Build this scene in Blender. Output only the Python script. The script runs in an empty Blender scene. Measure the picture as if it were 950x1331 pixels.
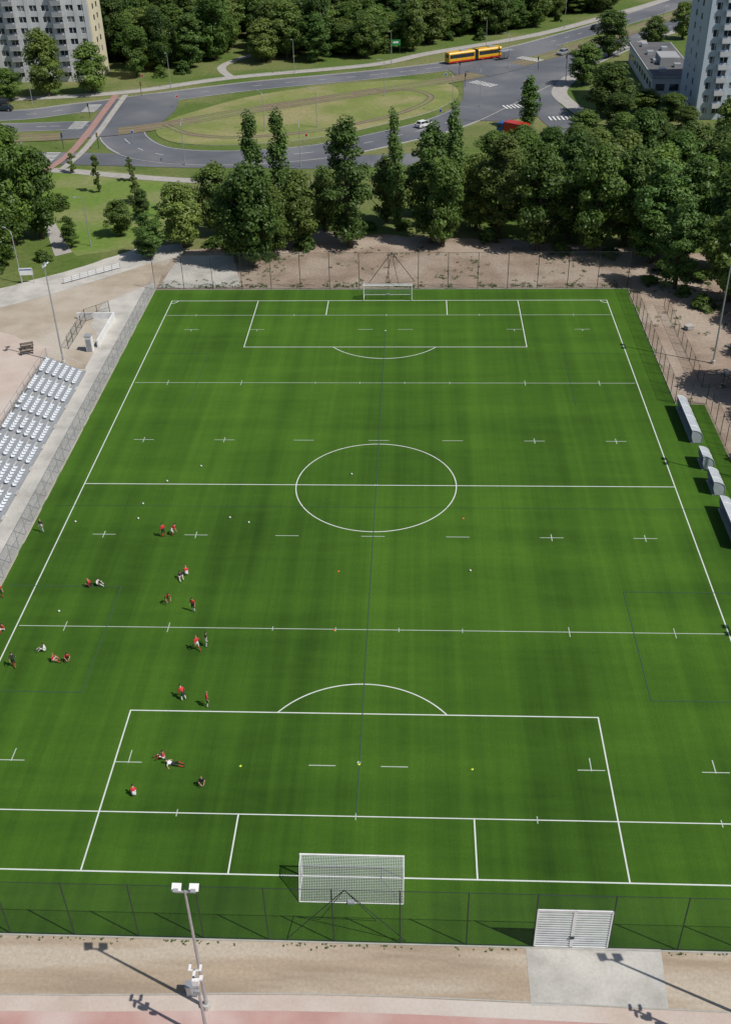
import bpy, math, random
import numpy as np
from mathutils import Vector, Matrix, noise
from mathutils.geometry import tessellate_polygon
random.seed(7); rng=np.random.default_rng(7)
scn=bpy.context.scene
COL=scn.collection

# ------------------------------------------------------------------ materials
def newmat(name):
    m=bpy.data.materials.new(name); m.use_nodes=True
    nt=m.node_tree; nt.nodes.clear()
    out=nt.nodes.new("ShaderNodeOutputMaterial"); b=nt.nodes.new("ShaderNodeBsdfPrincipled")
    nt.links.new(b.outputs[0],out.inputs[0])
    return m,nt,b,out
def node(nt,t,**k):
    n=nt.nodes.new(t)
    for a,v in k.items(): setattr(n,a,v)
    return n
def mixc(nt,fac,a,b,blend='MIX'):
    n=node(nt,"ShaderNodeMix",data_type='RGBA',blend_type=blend)
    for s,v in ((0,fac),(6,a),(7,b)):
        if isinstance(v,bpy.types.NodeSocket): nt.links.new(v,n.inputs[s])
        else: n.inputs[s].default_value=v if s==0 else (*v,1) if len(v)==3 else v
    return n.outputs[2]
def math_(nt,op,a,b=None,c=None,clamp=False):
    n=node(nt,"ShaderNodeMath",operation=op,use_clamp=clamp)
    for i,v in enumerate((a,b,c)):
        if v is None: continue
        if isinstance(v,bpy.types.NodeSocket): nt.links.new(v,n.inputs[i])
        else: n.inputs[i].default_value=v
    return n.outputs[0]
def coords(nt,world=True,scale=(1,1,1)):
    if world: s=node(nt,"ShaderNodeNewGeometry").outputs['Position']
    else: s=node(nt,"ShaderNodeTexCoord").outputs['Object']
    mp=node(nt,"ShaderNodeMapping"); nt.links.new(s,mp.inputs[0]); mp.inputs['Scale'].default_value=scale
    return mp.outputs[0]
def noise_(nt,vec,scale,detail=4,rough=.55,lo=.35,hi=.65):
    n=node(nt,"ShaderNodeTexNoise"); nt.links.new(vec,n.inputs['Vector'])
    n.inputs['Scale'].default_value=scale; n.inputs['Detail'].default_value=detail; n.inputs['Roughness'].default_value=rough
    r=node(nt,"ShaderNodeMapRange"); nt.links.new(n.outputs[0],r.inputs[0]); r.inputs[1].default_value=lo; r.inputs[2].default_value=hi
    return r.outputs[0]
def M(name,c,c2=None,scale=.5,rough=.85,fine=20,fineamt=.15,metal=0,world=True,stretch=(1,1,1),bump=0,c3=None,scale3=.05,spec=.3):
    m,nt,b,out=newmat(name)
    v=coords(nt,world,stretch)
    c2=c2 or tuple(x*.8 for x in c)
    col=mixc(nt,noise_(nt,v,scale),c,c2)
    if c3: col=mixc(nt,noise_(nt,v,scale3,3,.5,.45,.62),col,c3)
    f=noise_(nt,coords(nt,world),fine,3,.7,.3,.7)
    col=mixc(nt,math_(nt,'MULTIPLY',f,fineamt),col,(c[0]*.35,c[1]*.35,c[2]*.35))
    nt.links.new(col,b.inputs['Base Color'])
    b.inputs['Roughness'].default_value=rough; b.inputs['Metallic'].default_value=metal
    b.inputs['Specular IOR Level'].default_value=spec
    if bump:
        bp=node(nt,"ShaderNodeBump"); bp.inputs['Strength'].default_value=bump; nt.links.new(f,bp.inputs['Height']); nt.links.new(bp.outputs[0],b.inputs['Normal'])
    return m

def turf_mat():
    m,nt,b,out=newmat("artificial_turf")
    pos=node(nt,"ShaderNodeNewGeometry").outputs['Position']
    sp=node(nt,"ShaderNodeSeparateXYZ"); nt.links.new(pos,sp.inputs[0])
    g1=(.013,.044,.0055); g2=(.086,.196,.019)
    a=noise_(nt,coords(nt,True,(.12,.012,1)),1,2,.5,.40,.60)      # broad brushing bands along the length
    s=noise_(nt,coords(nt,True,(1.0,.02,1)),1,3,.65,.38,.62)      # narrow brush streaks
    r=noise_(nt,coords(nt,True,(.02,.16,1)),1,3,.6,.39,.61)       # cross bands
    p=noise_(nt,coords(nt,True,(.05,.035,1)),1,5,.6,.38,.62)      # blotches
    q=noise_(nt,coords(nt,True,(.25,1.1,1)),1,3,.65,.36,.64)
    wob=math_(nt,'MULTIPLY',noise_(nt,coords(nt,True,(.05,.05,1)),1,2,.5,.2,.8),.5)
    st=math_(nt,'MULTIPLY_ADD',math_(nt,'SINE',math_(nt,'MULTIPLY_ADD',sp.outputs[0],math.pi/1.9,wob)),.5,.5)
    cr=math_(nt,'MULTIPLY_ADD',math_(nt,'SINE',math_(nt,'MULTIPLY_ADD',sp.outputs[1],math.pi/4.1,wob)),.5,.5)
    far_sheen=node(nt,"ShaderNodeMapRange"); nt.links.new(sp.outputs[1],far_sheen.inputs[0]); far_sheen.inputs[1].default_value=-58; far_sheen.inputs[2].default_value=30  # pile's view-angle sheen painted into the base colour: darker near, lighter far
    t=math_(nt,'MULTIPLY',a,.19); t=math_(nt,'MULTIPLY_ADD',s,.14,t); t=math_(nt,'MULTIPLY_ADD',r,.18,t)
    t=math_(nt,'MULTIPLY_ADD',p,.15,t); t=math_(nt,'MULTIPLY_ADD',cr,.05,t); t=math_(nt,'MULTIPLY_ADD',st,.10,t); t=math_(nt,'MULTIPLY_ADD',q,.08,t)
    t=math_(nt,'MULTIPLY_ADD',far_sheen.outputs[0],.13,t,True)
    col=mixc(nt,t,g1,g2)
    f=noise_(nt,coords(nt,True,(3,2,3)),3,4,.8,.3,.7)
    col=mixc(nt,math_(nt,'MULTIPLY',f,.38),col,(.014,.042,.005))
    nt.links.new(col,b.inputs['Base Color']); b.inputs['Roughness'].default_value=.9
    b.inputs['Specular IOR Level'].default_value=.1
    b.inputs['Sheen Weight'].default_value=.15; b.inputs['Sheen Roughness'].default_value=.4; b.inputs['Sheen Tint'].default_value=(.6,.9,.2,1)
    bp=node(nt,"ShaderNodeBump"); bp.inputs['Strength'].default_value=.4; bp.inputs['Distance'].default_value=.05; nt.links.new(f,bp.inputs['Height']); nt.links.new(bp.outputs[0],b.inputs['Normal'])
    return m
def line_mat(name,c,cover=.9):
    m,nt,b,out=newmat(name)
    f=noise_(nt,coords(nt,True,(1,1,1)),14,3,.7,.32,.55)
    f2=noise_(nt,coords(nt,True,(1,1,1)),.5,3,.6,.2,.7)
    k=math_(nt,'MULTIPLY_ADD',f2,.18,cover-.18)
    k=math_(nt,'MULTIPLY',k,math_(nt,'MULTIPLY_ADD',f,.18,.82))
    nt.links.new(mixc(nt,k,(.04,.105,.012),c),b.inputs['Base Color']); b.inputs['Roughness'].default_value=.9
    return m
def grid_mat(name,c,cell,cover,rough=.6,diag=False):
    """woven wire / cord: opaque on the wires, clear between"""
    m,nt,b,out=newmat(name)
    uv=node(nt,"ShaderNodeUVMap").outputs[0]
    sp=node(nt,"ShaderNodeSeparateXYZ"); nt.links.new(uv,sp.inputs[0])
    x,y=sp.outputs[0],sp.outputs[1]
    if diag: x,y=math_(nt,'ADD',x,y),math_(nt,'SUBTRACT',x,y)
    gx=math_(nt,'LESS_THAN',math_(nt,'FRACT',math_(nt,'DIVIDE',x,cell)),cover)
    gy=math_(nt,'LESS_THAN',math_(nt,'FRACT',math_(nt,'DIVIDE',y,cell)),cover)
    k=math_(nt,'MAXIMUM',gx,gy)
    tr=node(nt,"ShaderNodeBsdfTransparent"); mx=node(nt,"ShaderNodeMixShader")
    nt.links.new(k,mx.inputs[0]); nt.links.new(tr.outputs[0],mx.inputs[1]); nt.links.new(b.outputs[0],mx.inputs[2]); nt.links.new(mx.outputs[0],out.inputs[0])
    b.inputs['Base Color'].default_value=(*c,1); b.inputs['Roughness'].default_value=rough
    return m
def leaf_mat(name,dark,light,yellow):
    m,nt,b,out=newmat(name)
    at=node(nt,"ShaderNodeAttribute",attribute_name="tone")
    oi=node(nt,"ShaderNodeObjectInfo")
    col=mixc(nt,at.outputs['Fac'],dark,light)
    col=mixc(nt,math_(nt,'MULTIPLY',oi.outputs['Random'],.5),col,yellow)
    hs=node(nt,"ShaderNodeHueSaturation"); nt.links.new(col,hs.inputs['Color'])
    nt.links.new(math_(nt,'MULTIPLY_ADD',math_(nt,'FRACT',math_(nt,'MULTIPLY',oi.outputs['Random'],7.3)),.55,.72),hs.inputs['Value'])
    nt.links.new(hs.outputs[0],b.inputs['Base Color']); b.inputs['Roughness'].default_value=.5; b.inputs['Specular IOR Level'].default_value=.3
    tl=node(nt,"ShaderNodeBsdfTranslucent"); nt.links.new(hs.outputs[0],tl.inputs[0])
    mx=node(nt,"ShaderNodeMixShader"); mx.inputs[0].default_value=.33
    nt.links.new(b.outputs[0],mx.inputs[1]); nt.links.new(tl.outputs[0],mx.inputs[2]); nt.links.new(mx.outputs[0],out.inputs[0])
    return m
def plain(name,c,rough=.5,metal=0,spec=.5):
    return M(name,c,tuple(x*.85 for x in c),1.3,rough,9,.1,metal,False,spec=spec)

mt=dict(
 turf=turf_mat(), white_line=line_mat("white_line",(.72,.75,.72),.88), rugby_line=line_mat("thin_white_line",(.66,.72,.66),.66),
 blue_line=line_mat("blue_line",(.012,.045,.085),.5),
 dirt=M("dirt",(.37,.285,.22),(.26,.20,.15),.25,.95,2.2,.45,bump=.3,c3=(.42,.35,.28),scale3=.12),
 sand=M("sandy_soil",(.43,.365,.285),(.35,.29,.22),.35,.95,3,.28,bump=.2,c3=(.49,.44,.37),scale3=.09),
 verge=M("sandy_verge_soil",(.43,.345,.25),(.33,.26,.185),.45,.95,4,.35,bump=.25,stretch=(.22,1.6,1),c3=(.49,.42,.33),scale3=.3),
 pinksand=M("pinkish_sand",(.54,.46,.40),(.48,.39,.33),.3,.95,4,.18,c3=(.55,.50,.45),scale3=.07),
 conc=M("concrete",(.48,.465,.43),(.38,.365,.33),.6,.9,4,.25,c3=(.54,.52,.47),scale3=.2),
 pave=M("pavement_slabs",(.40,.38,.35),(.33,.31,.285),.7,.9,4,.2),
 asphalt=M("asphalt",(.125,.133,.15),(.095,.102,.116),.12,.9,5,.2,c3=(.17,.175,.187),scale3=.06),
 grass=M("grass",(.085,.145,.022),(.12,.165,.036),.08,.95,1.0,.5,c3=(.21,.21,.085),scale3=.035,bump=.4),
 lawn=M("lawn",(.13,.22,.035),(.16,.22,.045),.1,.95,1.0,.4,c3=(.22,.24,.09),scale3=.07,bump=.4),
 drygrass=M("dry_grass",(.21,.24,.07),(.16,.205,.05),.1,.95,1.0,.35,c3=(.30,.27,.13),scale3=.06,bump=.4),
 red=M("red_running_track",(.47,.29,.255),(.42,.25,.22),.5,.9,8,.12,c3=(.53,.42,.38),scale3=.15),
 bike=M("red_paving",(.36,.215,.19),(.31,.19,.165),.5,.9,4,.15),
 ballast=M("track_ballast",(.25,.20,.13),(.20,.17,.10),.6,.95,2.5,.4,c3=(.21,.23,.09),scale3=.08),
 rail=plain("rail_steel",(.12,.1,.09),.4,.7), kerb=M("kerb_stone",(.42,.41,.38),None,1,.9),
 paint=M("road_paint",(.7,.7,.68),(.5,.5,.48),.8,.8),
 galv=plain("galvanised_steel",(.5,.52,.54),.45,.6), dark=plain("dark_metal",(.035,.05,.05),.5,.3),
 white=plain("white_paint",(.78,.78,.77),.45), plastic=plain("white_plastic",(.72,.74,.76),.35),
 grey=plain("grey_paint",(.30,.32,.34),.5), glassd=plain("dark_glass",(.02,.028,.035),.12,0,.8),
 black=plain("black_rubber",(.02,.02,.02),.8), yellow=plain("yellow_paint",(.75,.42,.02),.35), redp=plain("red_paint",(.5,.03,.02),.35),
 bluep=plain("blue_paint",(.03,.1,.35),.35), silver=plain("silver_paint",(.5,.52,.54),.3,.3), greenp=plain("green_paint",(.02,.25,.06),.4),
 bark=M("bark",(.11,.085,.06),(.07,.055,.04),3,.95,20,.3,world=False),
 mesh=grid_mat("chain_link",(.03,.045,.04),.06,.075,diag=True), meshside=grid_mat("fence_wire_panel",(.20,.22,.23),.07,.12),
 net=grid_mat("goal_net",(.72,.74,.76),.12,.14), seat=plain("seat_plastic",(.74,.78,.82),.35),
 wallw=M("white_render",(.62,.63,.63),(.52,.53,.54),.15,.85,2,.08), wallc=M("cream_render",(.62,.56,.40),(.54,.49,.35),.15,.85,2,.08),
 wallb=M("pale_blue_render",(.52,.58,.64),(.45,.52,.59),.12,.85,2,.08), wallg=M("grey_panel",(.36,.37,.38),(.30,.31,.32),.2,.85,2,.1),
 roof=M("roof_felt",(.14,.14,.145),(.10,.10,.105),.2,.95,2,.2),
 leafA=leaf_mat("leaves_dark",(.028,.066,.012),(.095,.175,.030),(.135,.18,.04)),
 leafB=leaf_mat("leaves_light",(.050,.105,.018),(.15,.235,.042),(.20,.235,.06)),
 leafP=leaf_mat("poplar_leaves",(.040,.09,.018),(.12,.21,.045),(.12,.185,.045)),
 polyc=plain("polycarbonate",(.46,.50,.54),.25),
)
def window_mat():
    m,nt,b,out=newmat("window_glass")
    vo=node(nt,"ShaderNodeTexVoronoi"); vo.inputs['Scale'].default_value=.45; nt.links.new(coords(nt,True),vo.inputs['Vector'])
    bw=node(nt,"ShaderNodeRGBToBW"); nt.links.new(vo.outputs['Color'],bw.inputs[0])
    r=node(nt,"ShaderNodeMapRange"); nt.links.new(bw.outputs[0],r.inputs[0]); r.inputs[1].default_value=.5; r.inputs[2].default_value=.8
    nt.links.new(mixc(nt,r.outputs[0],(.03,.04,.055),(.25,.26,.27)),b.inputs['Base Color']); b.inputs['Roughness'].default_value=.15
    return m
mt['win']=window_mat()

# ------------------------------------------------------------------ mesh builder
class B:
    def __init__(s): s.v=[];s.f=[];s.m=[];s.mats=[];s.uv={}
    def mi(s,k):
        if k not in s.mats: s.mats.append(k)
        return s.mats.index(k)
    def add(s,vs,fs,k,uv=None):
        o=len(s.v); s.v+= [tuple(p) for p in vs]; i=s.mi(k)
        for n,f in enumerate(fs):
            if uv: s.uv[len(s.f)]=uv[n]
            s.f.append(tuple(o+j for j in f)); s.m.append(i)
    def box(s,c,d,k,rz=0,mtx=None):
        x,y,z=[a/2 for a in d]
        vs=[Vector(p) for p in ((-x,-y,-z),(x,-y,-z),(x,y,-z),(-x,y,-z),(-x,-y,z),(x,-y,z),(x,y,z),(-x,y,z))]
        R=mtx or Matrix.Rotation(rz,3,'Z')
        s.add([R@p+Vector(c) for p in vs],[(0,3,2,1),(4,5,6,7),(0,1,5,4),(1,2,6,5),(2,3,7,6),(3,0,4,7)],k)
    def tube(s,pts,rs,k,n=8,cap=True):
        pts=[Vector(p) for p in pts]
        if not isinstance(rs,(list,tuple)): rs=[rs]*len(pts)
        rings=[];u=None
        for i,p in enumerate(pts):
            d=(pts[min(i+1,len(pts)-1)]-pts[max(i-1,0)]).normalized()
            if u is None: u=d.orthogonal().normalized()
            u=(u-d*u.dot(d)).normalized(); w=d.cross(u)
            rings.append([p+(u*math.cos(a)+w*math.sin(a))*rs[i] for a in [2*math.pi*j/n for j in range(n)]])
        vs=[q for r in rings for q in r]; fs=[]
        for i in range(len(pts)-1):
            for j in range(n):
                fs.append((i*n+j,i*n+(j+1)%n,(i+1)*n+(j+1)%n,(i+1)*n+j))
        if cap: fs+= [tuple(range(n))[::-1],tuple((len(pts)-1)*n+j for j in range(n))]
        s.add(vs,fs,k)
    def sheet(s,a,b,c,d,k):
        a,b,c,d=map(Vector,(a,b,c,d)); w=(b-a).length; h=(d-a).length; w2=(c-d).length
        s.add([a,b,c,d],[(0,1,2,3)],k,[[(0,0),(w,0),(w2,h),(0,h)]])
    def prism(s,prof,x0,x1,k,axis='X'):
        n=len(prof)
        f=(lambda a,z,t:(t,a,z)) if axis=='X' else (lambda a,z,t:(a,t,z))
        vs=[f(a,z,x0) for a,z in prof]+[f(a,z,x1) for a,z in prof]
        s.add(vs,[tuple(range(n)),tuple(range(2*n-1,n-1,-1))]+[(i,n+i,n+(i+1)%n,(i+1)%n) for i in range(n)],k)
    def ball(s,c,r,k,n=8,sc=(1,1,1),zmin=-1):
        vs=[];fs=[];rows=n//2+1
        for i in range(rows+1):
            ph=math.pi*i/rows
            for j in range(n):
                z=max(math.cos(ph),zmin)
                vs.append((c[0]+r*sc[0]*math.sin(ph)*math.cos(2*math.pi*j/n),c[1]+r*sc[1]*math.sin(ph)*math.sin(2*math.pi*j/n),c[2]+r*sc[2]*z))
        for i in range(rows):
            for j in range(n): fs.append((i*n+j,(i+1)*n+j,(i+1)*n+(j+1)%n,i*n+(j+1)%n))
        s.add(vs,fs,k)
    def merge(s,c2):
        o=len(s.v); s.v+=c2.v
        for i,f in enumerate(c2.f):
            if i in c2.uv: s.uv[len(s.f)]=c2.uv[i]
            s.f.append(tuple(o+j for j in f)); s.m.append(s.mi(c2.mats[c2.m[i]]))
    def mesh(s,name,smooth=False):
        me=bpy.data.meshes.new(name); me.from_pydata(s.v,[],s.f)
        for k in s.mats: me.materials.append(mt[k])
        me.polygons.foreach_set("material_index",s.m)
        if s.uv:
            l=me.uv_layers.new(name="UVMap")
            for fi,u in s.uv.items():
                p=me.polygons[fi]
                for j,li in enumerate(p.loop_indices): l.data[li].uv=u[j]
        if smooth: me.polygons.foreach_set("use_smooth",[True]*len(me.polygons))
        me.update(); return me
    def obj(s,name,loc=(0,0,0),rz=0,smooth=False):
        return place(s.mesh(name,smooth),name,loc,rz)
def place(me,name,loc=(0,0,0),rz=0,sc=(1,1,1),col=None):
    o=bpy.data.objects.new(name,me); o.location=loc; o.rotation_euler[2]=rz; o.scale=sc
    (col or COL).objects.link(o); return o
def smoothpts(P,n=6):
    P=[Vector(p) for p in P]; out=[]
    for i in range(len(P)-1):
        a,b,c,d=P[max(i-1,0)],P[i],P[i+1],P[min(i+2,len(P)-1)]
        for j in range(n):
            t=j/n
            out.append(.5*((2*b)+(c-a)*t+(2*a-5*b+4*c-d)*t*t+(3*b-a-3*c+d)*t**3))
    out.append(P[-1]); return out
def offs(P,d):
    out=[]
    for i,p in enumerate(P):
        t=(P[min(i+1,len(P)-1)]-P[max(i-1,0)]).normalized(); out.append(p+Vector((-t.y,t.x))*d)
    return out
def ribbon(b,P,w,z,k,off=0):
    L=offs(P,off+w/2);R=offs(P,off-w/2)
    vs=[(p.x,p.y,z) for p in L]+[(p.x,p.y,z) for p in R]; n=len(P)
    b.add(vs,[(i,n+i,n+i+1,i+1) for i in range(n-1)],k)
def kerb(b,P,off,closed=False):
    L=offs(P,off-.1);R=offs(P,off+.1);n=len(P)
    vs=[(p.x,p.y,z) for q,z in ((L,0),(L,.13),(R,.13),(R,0)) for p in q]
    b.add(vs,[(a*n+i,a*n+i+1,(a+1)*n+i+1,(a+1)*n+i) for a in range(3) for i in range(n-1)],'kerb')
def poly(name,P,z,k,jit=0,side=0,dens=1.0):
    P=[Vector((p[0],p[1])) for p in P]
    if jit:
        Q=[]
        for i in range(len(P)):
            a,b_=P[i],P[(i+1)%len(P)]; n=max(1,int((b_-a).length/dens))
            nrm=(b_-a).normalized(); nrm=Vector((-nrm.y,nrm.x))
            for j in range(n):
                q=a+(b_-a)*j/n
                Q.append(q+nrm*jit*noise.noise(Vector((q.x*.35,q.y*.35,3)))*2)
        P=Q
    V3=[Vector((p.x,p.y,0)) for p in P]
    tr=tessellate_polygon([V3]); b=B()
    fs=[]
    for t in tr:
        a,c,d=[V3[i] for i in t]
        fs.append(t if (c-a).cross(d-a).z>0 else t[::-1])
    b.add([(p.x,p.y,z) for p in P],fs,k)
    if side:
        n=len(P); b.add([(p.x,p.y,z) for p in P]+[(p.x,p.y,0) for p in P],[(i,(i+1)%n,n+(i+1)%n,n+i) for i in range(n)],'kerb')
    return b.obj(name)

# ------------------------------------------------------------------ ground
b=B(); b.add([(-2500,-2500,0),(2500,-2500,0),(2500,3500,0),(-2500,3500,0)],[(0,1,2,3)],'grass'); b.obj("ground")
poly("dirt_ground",[(-37.6,57),(-42,60),(-36,74),(-27,80),(-14,84),(12,80),(35,76),(60,70),(75,50),(75,15),(70,-70),(41,-70),(41,19),(37.6,19),(37.6,57)],.006,'dirt',.7)
poly("sandy_ground",[(-120,62),(-64,54),(-56,62),(-47,73),(-38,72),(-37.2,58),(-37.2,-75),(-120,-75)],.010,'sand',.4)
poly("sandy_verge",[(-90,-57.9),(80,-57.9),(80,-62.6),(25,-62.6),(0,-61.9),(-23,-62.8),(-90,-63)],.018,'verge',.12)
poly("running_track",[(-90,-62.9),(-23,-62.7),(0,-61.85),(25,-62.5),(80,-62.5),(80,-96),(-90,-96)],.014,'red',.1)
poly("service_path",[(-90,-96),(80,-96),(80,-110),(-90,-110)],.012,'sand',.2)
b=B(); ribbon(b,smoothpts([(-60,-63.1),(-23,-63.0),(0,-62.4),(30,-62.9),(60,-63)]),1.1,.024,'pinksand')
ribbon(b,smoothpts([(-60,-62.5),(-23,-62.4),(0,-61.75),(30,-62.3),(60,-62.4)]),.10,.05,'kerb'); b.obj("worn_track_edge")
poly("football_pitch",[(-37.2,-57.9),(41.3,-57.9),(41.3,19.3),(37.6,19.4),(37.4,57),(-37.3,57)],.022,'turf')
b=B()
for a,c in (((-37.2,-57.97),(41.3,-57.97)),((-37.3,57.07),(37.4,57.07)),((37.67,57),(37.67,19.4))): ribbon(b,[Vector(a),Vector(c)],.12,.06,'kerb')
b.obj("kerb")
poly("concrete_pad",[(12.2,-57.95),(21.4,-57.8),(21.1,-62.1),(12.2,-62.15)],.03,'conc',.08)
poly("concrete_yard",[(-36.2,72),(-27,72.3),(-23.7,58.2),(-33.1,57.9),(-37,58)],.030,'conc',.05)
poly("concrete_terrace",[(-37.35,58.5),(-38.3,60),(-44.5,52),(-44.5,44),(-41.5,38),(-41.5,29),(-48,29.5),(-48,-20),(-37.35,-20)],.026,'conc')
poly("access_path",[(-120,36),(-66.9,54.5),(-53,66),(-44,76),(-36,78),(-36,71.8),(-41,68),(-51,58),(-61.4,49),(-120,26)],.034,'conc',.1)
poly("footpath",[(-67,94),(-65.3,94),(-55.5,74),(-58.0,72)],.028,'pave',.05)
poly("park_lawn",[(-76,125),(-60,121),(-45,116),(-38,104),(-36,86),(-41,79),(-54,72),(-66,88),(-74,100),(-84,110)],.016,'lawn',.3)
poly("pavement",[(-48,36),(-62,44),(-64,20),(-60,8),(-54,5),(-48,8)],.03,'pinksand',.3)

# ------------------------------------------------------------------ roads
Vs=lambda P:smoothpts([Vector(p) for p in P])
R1=Vs([(-260,186),(-170,177),(-104,168),(-82,175),(-65,184),(-40,197),(-15,206),(2,213),(17,222),(41,246),(70,281),(98,319),(150,395)])
R2=Vs([(-65,184),(-66,170),(-66,158),(-63,146),(-55,135),(-43,130.5),(-29,131),(-16,135),(-3,144),(11,157),(23,176),(35,197),(53,226),(73,256),(96,286),(160,370)])
R3=Vs([(-260,168),(-150,161),(-101,157),(-78,158),(-66,158)])
R4=Vs([(-110,133),(-78,131),(-62,129.5),(-44,127.5),(-30,127),(-15,126),(5,128)])
R5=Vs([(30,186),(36,172),(38,158),(42,145),(52,132),(70,122),(110,112)])
def road(name,P,w,z,k1=True,k2=True,dash=True):
    b=B(); ribbon(b,P,w,z,'asphalt')
    if dash:
        acc=0
        for i in range(len(P)-1):
            seg=(P[i+1]-P[i]).length
            acc+=seg
            if int(acc/4)%2==0:
                ribbon(b,[P[i],P[i]+(P[i+1]-P[i]).normalized()*min(2.5,seg)],.16,z+.008,'paint')
        for o in (-w/2+.35,w/2-.35): ribbon(b,P,.12,z+.006,'paint',o)
    b.obj(name)
road("road",R1,10,.040); road("road",R2,11,.046); road("road",R3,8,.056); road("road",R4,9,.066,dash=False); road("road",R5,8,.074,dash=False)
poly("road_junction",[(-74,150),(-58,152),(-56,172),(-58,188),(-66,190),(-76,182)],.084,'asphalt')
poly("road_junction",[(12,160),(25,158),(38,168),(44,190),(52,214),(48,244),(40,250),(28,238),(16,228),(13,215),(17,200),(16,180)],.088,'asphalt')
ISL=[(-57,152),(-56,161),(-51,170),(-40,184),(-25,194),(-11,199),(2,202),(11,199),(15,190),(14,180),(8,168),(-3,157),(-15,147.5),(-29,141.5),(-41,140),(-50,142),(-55,147)]
isl=smoothpts([Vector(p) for p in ISL+[ISL[0]]],4)[:-1]
poly("traffic_island",[(p.x,p.y) for p in isl],.14,'drygrass',side=1)
T1=Vs([(-260,155),(-150,149),(-96,147),(-76,149),(-58,156),(-41,168),(-23,179),(0,193),(17,204),(35,222),(67,259),(101,307),(150,375)])
b=B(); ribbon(b,T1,6.4,.150,'ballast')
for o in (-2.6,-1.2,1.2,2.6): ribbon(b,T1,.16,.16,'rail',o)
T2=Vs([(-56,158),(-48,149),(-36,146),(-20,150.5),(-6,160),(3,170),(8,182),(3,190),(-6,189)])
ribbon(b,T2,2.2,.156,'ballast')
for o in (-.72,.72): ribbon(b,T2,.16,.166,'rail',o)
b.obj("tram_track")
b=B(); 
ribbon(b,[Vector((21,208)),Vector((33,219.5))],9.5,.170,'asphalt'); 
for P_ in ([(-79,149.3),(-66,152.4)],): ribbon(b,[Vector(p) for p in P_],7.6,.171,'asphalt')
b.obj("track_crossing")
b=B()
ribbon(b,Vs([(-74,122),(-72.5,135),(-73,153),(-74,170),(-75,188)]),1.7,.178,'bike')
ribbon(b,Vs([(-71,122),(-70,135),(-70.5,153),(-71.5,170),(-72.5,188)]),1.5,.182,'pave'); b.obj("cycle_path")
b=B()
W=Vs([(-170,178),(-110,184),(-74,191),(-47,207),(-9,221),(8,236),(42,262),(71,295),(95,325),(130,375)])
ribbon(b,W,3.4,.055,'pave'); kerb(b,W,2); 
ribbon(b,Vs([(-47,207),(-52,222),(-44,240),(-30,262)]),2.5,.060,'pave'); b.obj("pavement")
b=B(); ribbon(b,Vs([(-140,122),(-100,121),(-74,122),(-60,118.5),(-44,114.5),(-30,113)]),3.0,.062,'pave'); 
ribbon(b,Vs([(46,203),(41,186),(43,170),(46,158)]),4,.094,'pave'); ribbon(b,Vs([(46,203),(60,232),(84,262),(110,296)]),2.6,.094,'pave')
b.obj("pavement")
b=B(); 
for P,o in ((R1,5.1),(R2,-5.6)): 
    n=len(P); kerb(b,P[8:n] if o>0 else P[20:n],o)
b.obj("kerb")
b=B()
def zebra(b,c,d,wd,n,z,l=3.5):
    d=Vector(d).normalized(); q=Vector((-d.y,d.x))
    for i in range(n):
        p=Vector(c)+d*(i-(n-1)/2)*wd
        ribbon(b,[p-q*l/2,p+q*l/2],.5,z,'paint')
zebra(b,(-76.5,131),(0,1),1.0,8,.19); zebra(b,(-78,174),(0,1),1.0,8,.19); zebra(b,(-77,158),(0,1),1,7,.19)
zebra(b,(37,226),(1,-.9),1.0,8,.186); zebra(b,(30,172),(1,.3),1,9,.186); zebra(b,(22,196),(1,-1),1,8,.186); zebra(b,(39,160),(1,.1),1,7,.186)
b.obj("zebra_crossing")

# ------------------------------------------------------------------ pitch markings
L=52.6; Wd=33.77; zl=.030
b=B()
def ln(x0,y0,x1,y1,w=.12,k='white_line',z=zl):
    ribbon(b,[Vector((x0,y0)),Vector((x1,y1))],w,z,k)
def arc(cx,cy,r,a0,a1,k='white_line',w=.12,n=64,z=zl):
    ribbon(b,[Vector((cx+r*math.cos(a0+(a1-a0)*i/n),cy+r*math.sin(a0+(a1-a0)*i/n))) for i in range(n+1)],w,z,k)
h=.06
ln(-Wd,-L-h,-Wd,L+h); ln(Wd,-L-h,Wd,L+h)
ln(-Wd+h,L,Wd-h,L); ln(-Wd+h,0,Wd-h,0); ln(-37.1,-L,41,-L,z=zl+.001)
arc(0,0,9.15,0,2*math.pi,n=128,z=zl+.004)
for s in (-1,1):
    for wx,dy in ((20.16,16.5),(9.16,5.5)):
        ln(-wx,s*(L-h),-wx,s*(L-dy)); ln(wx,s*(L-h),wx,s*(L-dy))
        if dy>6: ln(-wx-h,s*(L-dy),wx+h,s*(L-dy),z=zl+.004)
    ph=math.acos(5.5/9.15); base=math.pi/2 if s<0 else -math.pi/2
    arc(0,s*(L-11),9.15,base-ph,base+ph)
    for sx in (-1,1):
        a=math.atan2(-s,-sx); arc(sx*Wd,s*L,1,a-math.pi/4,a+math.pi/4,n=8,z=zl+.008)
    arc(0,s*(L-11),.07,0,2*math.pi,w=.16,n=10)
arc(0,0,.07,0,2*math.pi,w=.2,n=10,z=zl+.008)
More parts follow.
